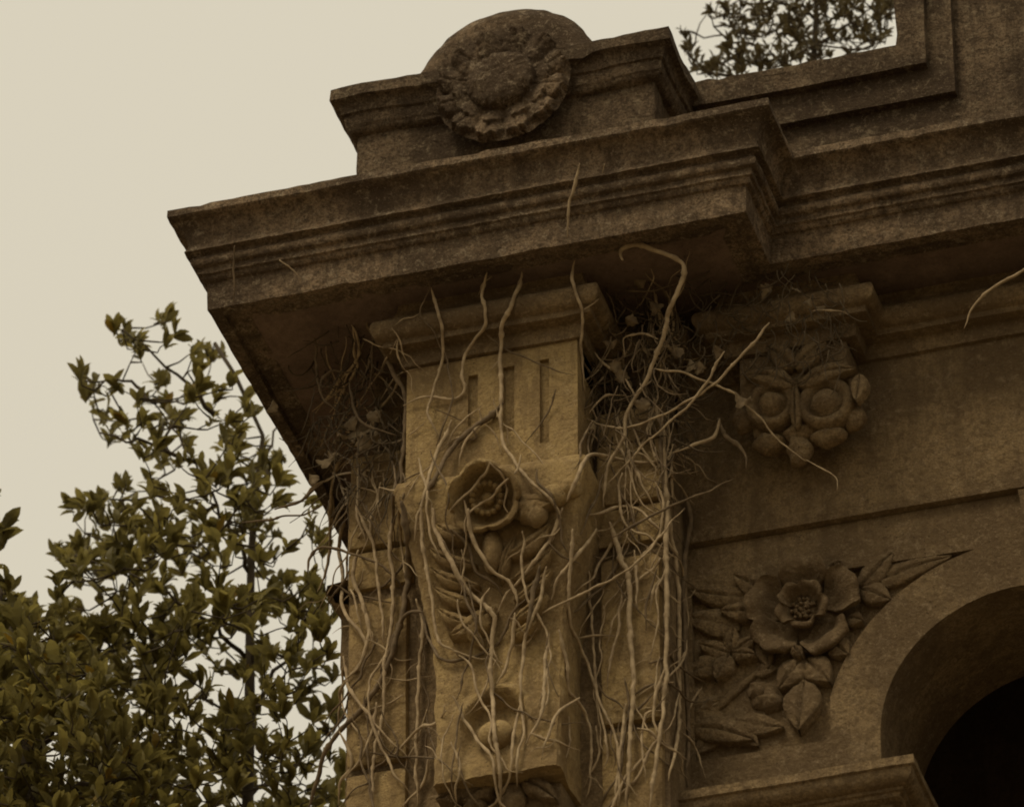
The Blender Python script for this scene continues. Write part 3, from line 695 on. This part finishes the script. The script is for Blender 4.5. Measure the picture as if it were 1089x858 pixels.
 (O5, [(468,585),(490,640),(530,670),(552,700),(553,738)], .013, DV, 'short thick stub with a cut end under the corbel', (.2,.22), []),
 (O5, [(60,410),(90,480),(100,560),(105,680)], .008, DV, 'dark stem in the recess right of the slotted block', None, []),
 (O5, [(755,258),(820,258),(850,266),(870,280)], .006, PV, 'small pale twig above the corbel', (.1,.14), []),
 (O2, [(1110,560),(1089,570),(1020,610),(985,645),(962,692)], .008, PV, 'lone curved stem hanging at the far right under the cornice', (.12,.2), []),
 (O2, [(150,345),(142,390),(130,430),(125,500)], .009, PV, 'stem hanging over the front of the cornice', None, [[(205,345),(200,365)]]),
 (O1, [(240,700),(236,760),(240,800),(235,870)], .006, DV, 'rootlet over the left end of the cornice', None, []),
 (O1, [(370,740),(400,765),(430,800)], .005, PV, 'short slanting twig on the cornice face', None, []),
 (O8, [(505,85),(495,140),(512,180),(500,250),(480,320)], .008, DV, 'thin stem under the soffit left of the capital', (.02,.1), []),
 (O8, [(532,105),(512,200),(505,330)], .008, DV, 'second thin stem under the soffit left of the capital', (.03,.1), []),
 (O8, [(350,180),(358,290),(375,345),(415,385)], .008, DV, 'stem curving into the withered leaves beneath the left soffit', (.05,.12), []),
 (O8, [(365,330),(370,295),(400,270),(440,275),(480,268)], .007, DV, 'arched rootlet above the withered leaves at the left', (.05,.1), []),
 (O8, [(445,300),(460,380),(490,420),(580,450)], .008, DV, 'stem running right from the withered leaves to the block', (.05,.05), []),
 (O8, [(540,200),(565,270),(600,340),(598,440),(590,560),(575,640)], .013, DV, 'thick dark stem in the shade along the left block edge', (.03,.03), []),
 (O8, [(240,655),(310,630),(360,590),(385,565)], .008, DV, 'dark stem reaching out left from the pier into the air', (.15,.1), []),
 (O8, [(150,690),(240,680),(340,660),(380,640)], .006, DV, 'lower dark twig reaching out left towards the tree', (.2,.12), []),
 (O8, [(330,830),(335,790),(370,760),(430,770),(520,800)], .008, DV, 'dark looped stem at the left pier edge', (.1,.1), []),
]
for i, (org, pts, r, m, lab, Y, tw) in enumerate(VL):
    pts_ = zm(org[0], org[1], org[2], pts)
    o = stem_mesh(pts_, r*.74, m, 'dry_vine', None, Y, i*3+1)
    W0 = None
    tag(o, 'dry vine: '+lab if len(lab.split()) < 14 else lab, 'vine', VG)
    for k, t in enumerate(tw):
        stem_mesh(zm(org[0], org[1], org[2], t), r*.55, m, 'twig', o, None if Y is None else (Y[-1], Y[-1]), i*7+k)

# the many thinner stems between them
def thin_stems(n, x0, x1, y0, y1, seed, label, group, mx):
    rr = random.Random(seed)
    for i in range(n):
        x, y = rr.uniform(x0, x1), rr.uniform(y0, y1); pts = [(x, y)]; a = rr.gauss(1.57, .35) if rr.random() > .16 else rr.gauss(.3, .8); L = rr.uniform(60, 210)
        for k in range(int(L/14)):
            a += rr.gauss(0, .30)
            if a > 2.6: a = 2.2
            x += math.cos(a)*14; y += math.sin(a)*14; pts.append((x, y))
            if x > mx or x < x0-8 or y > 885: break
        if len(pts) < 4: continue
        r = rr.uniform(.0028, .0062)
        o = stem_mesh(pts, r, PV if rr.random() > .35 else DV, 'dry_vine', None, None, seed*100+i)
        tag(o, label, 'vine', group)
        if rr.random() < .6:
            k = rr.randrange(1, len(pts)-1); p = pts[k]; b_ = rr.choice((.5, 2.5, 1.0, 2.1))
            stem_mesh([p, (p[0]+math.cos(b_)*9, p[1]+math.sin(b_)*9), (p[0]+math.cos(b_+.3)*20, p[1]+math.sin(b_+.3)*20), (p[0]+math.cos(b_+.2)*32, p[1]+math.sin(b_+.2)*32)], r*.6, PV, 'twig', o, None, seed*100+i+50)
thin_stems(30, 352, 432, 470, 800, 21, 'thin dry vine stem in the tangle over the left pier face', 'thin stems on the left pier', 436)
thin_stems(24, 440, 590, 540, 800, 22, 'thin dry vine stem crossing the carved console', 'thin stems on the console', 612)
thin_stems(38, 625, 708, 440, 800, 23, 'thin dry vine stem over the pier panels right of the console', 'thin stems on the right pier', 722)
thin_stems(9, 440, 600, 400, 500, 24, 'very thin dry stem around the slotted block', 'thin stems on the slotted block', 606)
thin_stems(26, 628, 720, 280, 440, 26, 'thin dry stem hanging in the dark recess right of the slotted block', 'thin stems in the recess', 735)
thin_stems(22, 345, 430, 345, 470, 27, 'thin dry stem hanging below the left soffit beside the slotted block', 'thin stems under the left soffit', 434)
thin_stems(14, 700, 732, 430, 760, 25, 'thin dry vine stem in the corner bundle between pier and wall', 'thin stems in the corner bundle', 740)

# thin rootlets nobody could count
def tangle(name, label, boxes, seed, rootm):
    rr = random.Random(seed); q = MB()
    for (x0, x1, y0, y1, Y0, Y1, n, ln) in boxes:
        for _ in range(n):
            x, y, Yv = rr.uniform(x0, x1), rr.uniform(y0, y1), rr.uniform(Y0, Y1)
            p = at(x, y, Yv); p.z += Z0; a = rr.gauss(-1.5, .55); pts = []; L = rr.uniform(.4, 1)*ln; c = rr.gauss(0, .16)
            dy = rr.gauss(0, .02)
            for s in range(9):
                pts.append(p.copy()); p = p + Vector((math.cos(a), dy, math.sin(a)))*L/8; a += c+rr.gauss(0, .18)
            q.tube(pts, [rr.uniform(.0018, .0042)*(1-.07*s) for s in range(9)], 4)
    o = q.build(name, rootm, None, sharp=0, local=True); return tag(o, label, 'roots', None, 'stuff')
tangle('rootlets', 'fine tangled rootlets under the left soffit beside the capital', [(330, 425, 320, 470, .02, .3, 130, .20), (340, 432, 430, 540, .04, .14, 60, .18)], 3, TWIG)
tangle('rootlets', 'pale fine tangled rootlets right of the slotted block', [(628, 720, 280, 480, .02, .2, 60, .24)], 8, VINE_DARK)
tangle('rootlets', 'fine tangled rootlets under the soffit between capital and corbel', [(628, 735, 265, 470, .08, .3, 240, .20), (735, 900, 285, 390, .05, .25, 150, .16)], 5, TWIG)

# withered leaves caught in the stems
def dry_leaf(px, py, Y, size, seed, label, group):
    rr = random.Random(seed); p = at(px, py, Y); p.z += Z0; q = MB(); rows = []
    ax = Vector((rr.gauss(0, 1), rr.gauss(0, .5), rr.gauss(-.6, 1))).normalized(); sd = ax.cross(Vector((rr.gauss(0, .3), -1, rr.gauss(0, .3)))).normalized(); nn = ax.cross(sd)
    cv = rr.uniform(.25, .6)
    for i in range(9):
        u = i/8; ww = size*.42*max(.03, math.sin(math.pi*u**.8))*(1+.25*math.sin(u*19+seed))
        rows.append([p + ax*(u-.5)*size + sd*ww*(j/3) + nn*(size*cv*(abs(j/3)**1.5*.6+.5*math.sin(u*3))+size*.05*math.sin(j*3+u*9)) for j in range(-3, 4)])
    q.grid(rows); o = q.build('withered_leaf', DRYLEAF, None, sharp=0, local=True); return tag(o, label, 'leaf', group)
LA = 'withered leaf in the tangle under the soffit right of the capital'
for k, (x, y, s) in enumerate(((694, 323, .06), (672, 341, .05), (648, 361, .05), (655, 389, .05), (660, 398, .055), (683, 428, .06), (735, 385, .065), (742, 391, .05), (690, 368, .05), (790, 418, .07), (628, 452, .03), (640, 345, .05), (705, 350, .04), (760, 375, .05), (676, 300, .06), (718, 372, .05))):
    dry_leaf(x, y, .06, s, k, LA, 'withered leaves right of the capital')
LB = 'withered leaf caught in the stems at the upper left pier'
for k, (x, y, s) in enumerate(((345, 487, .07), (352, 480, .05), (380, 455, .09), (392, 462, .08), (370, 448, .07), (360, 462, .06), (330, 508, .05), (385, 470, .07), (286, 430, .05), (398, 440, .06))):
    dry_leaf(x, y, .06, s, k+40, LB, 'withered leaves at the upper left pier')
LC = 'withered leaf hanging above the corbel in shade'
for k, (x, y, s) in enumerate(((808, 310, .05), (838, 335, .045), (815, 305, .04), (872, 325, .04), (845, 305, .05), (860, 318, .04))):
    dry_leaf(x, y, .12, s, k+80, LC, 'withered leaves above the corbel')
dry_leaf(749, 748, .40, .045, 99, 'single withered leaf at the end of a twig on the spandrel', None)

# ---------------------------------------------------------------- trees
def inside(poly, x, y):
    r = False; n = len(poly); j = n-1
    for i in range(n):
        xi, yi = poly[i]; xj, yj = poly[j]
        if (yi > y) != (yj > y) and x < (xj-xi)*(y-yi)/(yj-yi)+xi: r = not r
        j = i
    return r
def leaf_blade(q, p, d, up, L, W, mi):
    d = d.normalized(); s = d.cross(up)
    if s.length < 1e-3: s = d.orthogonal()
    s.normalize(); n = s.cross(d); bm = q.bm
    c = []
    for u, ww, dr in ((0, .12, 0), (.28, .72, .04), (.58, 1.0, .03), (.84, .66, -.06), (1, .08, -.16)):
        m = p+d*(L*u)+n*(L*dr)
        c.append((bm.verts.new(m-s*W*.5*ww+n*W*.16*ww), bm.verts.new(m), bm.verts.new(m+s*W*.5*ww+n*W*.16*ww)))
    for a, b_ in zip(c, c[1:]):
        for k in (0, 1):
            f = bm.faces.new((a[k], a[k+1], b_[k+1], b_[k])); f.material_index = mi
def tree(name, label, trunk_px, trunk_Y, trunk_r, limbs, regions, mats, leafL, leafW, seed, per=(5, 8), yellow=.01, low=4.5, up_bias=.6, group=None, twr=.0042, thin=.03):
    rr = random.Random(seed); tp = []
    for (x, y), Y in zip(trunk_px, trunk_Y): p = at(x, y, Y); p.z += Z0; tp.append(p)
    base = Vector((tp[0].x+rr.gauss(0, .15), tp[0].y, 0)); root = empty(name, base); tag(root, label, 'tree', group)
    full = [base] + [base.lerp(tp[0], t)+Vector((math.sin(t*7+seed)*.12, math.cos(t*5)*.1, 0))*(1 if t < 1 else 0) for t in (.15, .3, .45, .6, .75, .9)] + tp
    r0 = trunk_r*2.2; n = len(full)
    q = MB(); q.tube(full, [max(.008, r0+(trunk_r-r0)*min(1, i/(n-len(tp)))) if i <= n-len(tp) else max(.008, trunk_r*(1-.85*(i-(n-len(tp)))/max(1, len(tp)-1))) for i in range(n)], 10)
    q.wear(.006, .004, 6, 30); q.build('trunk', BARK, root, sharp=0, local=True)
    nodes = [(p, i) for i, p in enumerate(tp)]
    bq = MB()
    for L in limbs:
        pts = []
        for (x, y, Y) in L: p = at(x, y, Y); p.z += Z0; pts.append(p)
        pp_ = []
        for a, b_ in zip(pts, pts[1:]):
            for k in range(5): pp_.append(a.lerp(b_, k/5)+Vector((rr.gauss(0, .008), rr.gauss(0, .01), rr.gauss(0, .008))))
        pp_.append(pts[-1]); m = len(pp_)
        lr = trunk_r*.42
        MBb = MB(); MBb.tube(pp_, [max(.0035, lr*(1-.85*i/m)) for i in range(m)], 6); MBb.build('branch', BARK, root, sharp=0, local=True)
        nodes += [(p, 0) for p in pp_[::2]]
    cl = []
    for poly, cnt, Y0, Y1 in regions:
        xs_, ys_ = [p[0] for p in poly], [p[1] for p in poly]; k = 0
        while k < cnt:
            x, y = rr.uniform(min(xs_), max(xs_)), rr.uniform(min(ys_), max(ys_))
            if inside(poly, x, y):
                p = at(x, y, rr.uniform(Y0, Y1)); p.z += Z0
                if cnt > 30 and noise.noise(p*3.1+Vector((seed, 0, 0))) < thin and rr.random() < .9: continue
                cl.append(p); k += 1
    cq = MB(); N_ = [p for p, _ in nodes]
    cl.sort(key=lambda p: min((p-m).length for m in N_))
    for p in cl:
        cand = [m for m in N_ if m.z < p.z+.02] or N_
        m = min(cand, key=lambda m: (p-m).length)
        mid = m.lerp(p, .5)+Vector((rr.gauss(0, .015), rr.gauss(0, .02), -.02-.08*(p-m).length)); pts = [m, m.lerp(mid, .6), mid, mid.lerp(p, .55)+Vector((rr.gauss(0, .008), 0, rr.gauss(0, .008))), p]
        bq.tube(pts, [twr, twr*.9, twr*.75, twr*.6, twr*.4], 4, False)
        N_.append(p); N_.append(mid)
        ax = (p-mid).normalized()*.6+Vector((rr.gauss(0, .25), rr.gauss(0, .25), up_bias)); ax.normalize()
        sizef = rr.uniform(.75, 1.2)
        for k in range(rr.randint(*per)):
            t = rr.uniform(.0, .045)*leafL/.07
            dd = Vector((rr.gauss(0, 1), rr.gauss(0, 1), rr.gauss(0, .7))); dd = dd.normalized()*rr.uniform(.5, 1.0)+ax*rr.uniform(.7, 1.6)
            mi = 0 if rr.random() > .35 else 1
            if rr.random() < .14: mi = len(mats)-1
            if rr.random() < yellow: mi = 2
            l_ = leafL*sizef*rr.choice((.55, .8, .95, 1.05, 1.2, 1.3))
            leaf_blade(cq, p-ax*t, dd, Vector((rr.gauss(0, .5), rr.gauss(0, .5), 1)), l_, leafW*l_/leafL*rr.uniform(.8, 1.2), mi)
    bq.build('twigs', BARK, root, sharp=0, local=True)
    cq.bm.normal_update()
    off = base
    for v in cq.bm.verts: v.co -= off
    me = bpy.data.meshes.new('crown'); cq.bm.to_mesh(me); cq.bm.free()
    for mm in mats: me.materials.append(mm)
    o = bpy.data.objects.new('crown', me); C.objects.link(o); o.parent = root
    return root
def z7(pts): return [(x/1.595, 320+y/1.595) for x, y in pts]
def blob(x, y, r): x, y = x/1.595, 320+y/1.595; r /= 1.595; return [(x+r*math.cos(a), y+r*math.sin(a)) for a in [k*math.pi/4 for k in range(8)]]
tips = [(200,45),(205,65),(232,90),(238,72),(285,40),(298,62),(330,85),(350,70),(365,98),(340,140),(330,160),(365,160),(140,132),(160,142),(195,140),(150,170),(175,190),(270,130),(235,160),(215,205),(240,205),(180,232),(210,240),(240,258),(268,240),(280,180),(310,205),(285,200),(275,262),(300,280),(340,290),(320,250),(128,345),(150,352),(178,340),(210,315),(100,432),(130,425),(145,440),(390,230),(400,200),(425,190),(400,260),(435,285),(420,170),(470,270),(380,300),(360,195),(395,345),(430,350),(330,400),(250,300),(190,375),(225,390)]
regs = [(blob(x, y, 13), 2, 2.0, 3.0) for x, y in tips]
regs += [(z7([(340,60),(380,110),(470,270),(500,330),(470,400),(330,330),(290,200),(320,150)]), 40, 2.0, 3.2),
         (z7([(180,300),(330,330),(470,380),(540,330),(560,520),(430,560),(330,520),(220,470),(80,430)]), 135, 1.9, 3.2),
         (z7([(90,430),(230,450),(350,520),(340,640),(200,600),(100,560)]), 105, 1.9, 3.2),
         (z7([(330,500),(570,480),(575,700),(590,860),(560,1000),(330,1000),(240,760),(230,600)]), 330, 1.7, 3.2),
         ([(110,930),(390,930),(380,1180),(250,1280),(120,1150)], 170, 1.7, 3.3),
         (z7([(100,540),(250,580),(300,860),(300,1000),(120,1000)]), 140, 1.9, 3.2)]
tree('laurel_tree', 'sparse upright laurel tree with open airy top beside the overhanging cornice', [(263,900),(265,760),(266,652),(267,596),(272,530),(279,464),(250,400),(228,365)], [2.6,2.6,2.6,2.6,2.6,2.6,2.5,2.5], .024,
     [[(266,610,2.6),(250,570,2.5),(233,540,2.4),(205,490,2.3),(165,430,2.3)], [(262,700,2.6),(220,660,2.4),(160,620,2.3),(80,590,2.3)], [(270,540,2.6),(285,480,2.7),(300,430,2.8)], [(264,760,2.6),(310,690,2.7),(350,630,2.8)],
      [(233,540,2.4),(180,530,2.4),(95,530,2.3)], [(205,490,2.3),(150,470,2.2),(105,460,2.2)], [(165,430,2.3),(140,405,2.3),(90,405,2.3)], [(228,440,2.5),(190,400,2.4),(130,350,2.3)], [(264,800,2.6),(230,750,2.5),(180,700,2.4)], [(263,850,2.6),(330,800,2.8),(370,760,2.9)]],
     regs, [LEAF, LEAF2, LEAF_Y, LEAF_L], .068, .027, 11, (6, 10), .008)
regs = [([(-190,700),(-60,640),(-60,930),(190,930),(150,1150),(0,1230),(-150,1130),(-220,900)], 300, .8, 2.4), ([(-60,640),(0,640),(22,632),(55,655),(95,690),(120,735),(150,780),(185,858),(200,930),(-60,930)], 560, 1.0, 2.4),
        ([(-40,650),(60,690),(110,760),(140,930),(-40,930)], 160, .6, 1.2),
        ([(0,515),(8,570),(4,600),(-20,600),(-20,520)], 9, 1.6, 1.8), ([(-20,600),(10,612),(12,645),(-20,645)], 12, 1.4, 1.8)]
tree('bushy_laurel_tree', 'dense dark laurel tree with some yellow leaves at the lower left corner', [(20,960),(25,860),(30,780),(35,720)], [1.5,1.5,1.5,1.5], .05,
     [[(28,800,1.5),(80,760,1.4),(110,720,1.3)], [(26,850,1.5),(90,840,1.3),(150,830,1.2)], [(35,720,1.5),(10,680,1.6),(-12,600,1.7),(-8,540,1.7)]],
     regs, [LEAF2, LEAF, LEAF_Y, LEAF_L], .074, .029, 12, (7, 10), .03, thin=-.6)
regs = [([(762,8),(800,-5),(830,-60),(953,-60),(953,45),(905,58),(842,68),(800,75),(770,60),(775,35)], 400, 2.6, 3.6),
        ([(715,35),(722,25),(740,40),(760,50),(755,80),(735,75)], 12, 2.6, 3.2), ([(735,55),(765,60),(800,80),(760,88)], 18, 2.6, 3.2), ([(750,0),(765,-5),(775,20),(755,15)], 8, 2.6, 3.2),
        ([(820,-60),(1000,-60),(1000,-160),(860,-160)], 80, 2.6, 3.6)]
tree('small_leaved_tree', 'small leaved tree top showing above the attic wall against pale sky', [(880,200),(870,120),(865,60),(868,0),(875,-60),(885,-120)], [3.1]*6, .02,
     [[(868,90,3.1),(820,60,3.0),(770,40,2.9),(722,34,2.9)], [(866,50,3.1),(910,20,3.2),(945,0,3.2)], [(867,20,3.1),(820,0,3.0),(765,8,3.0)], [(870,110,3.1),(810,85,3.0),(750,78,2.9)], [(870,110,3.1),(905,70,3.1),(940,45,3.1)]],
     regs, [LEAF3, LEAF3, LEAF3], .041, .0135, 13, (5, 9), 0, twr=.004, thin=-.25)
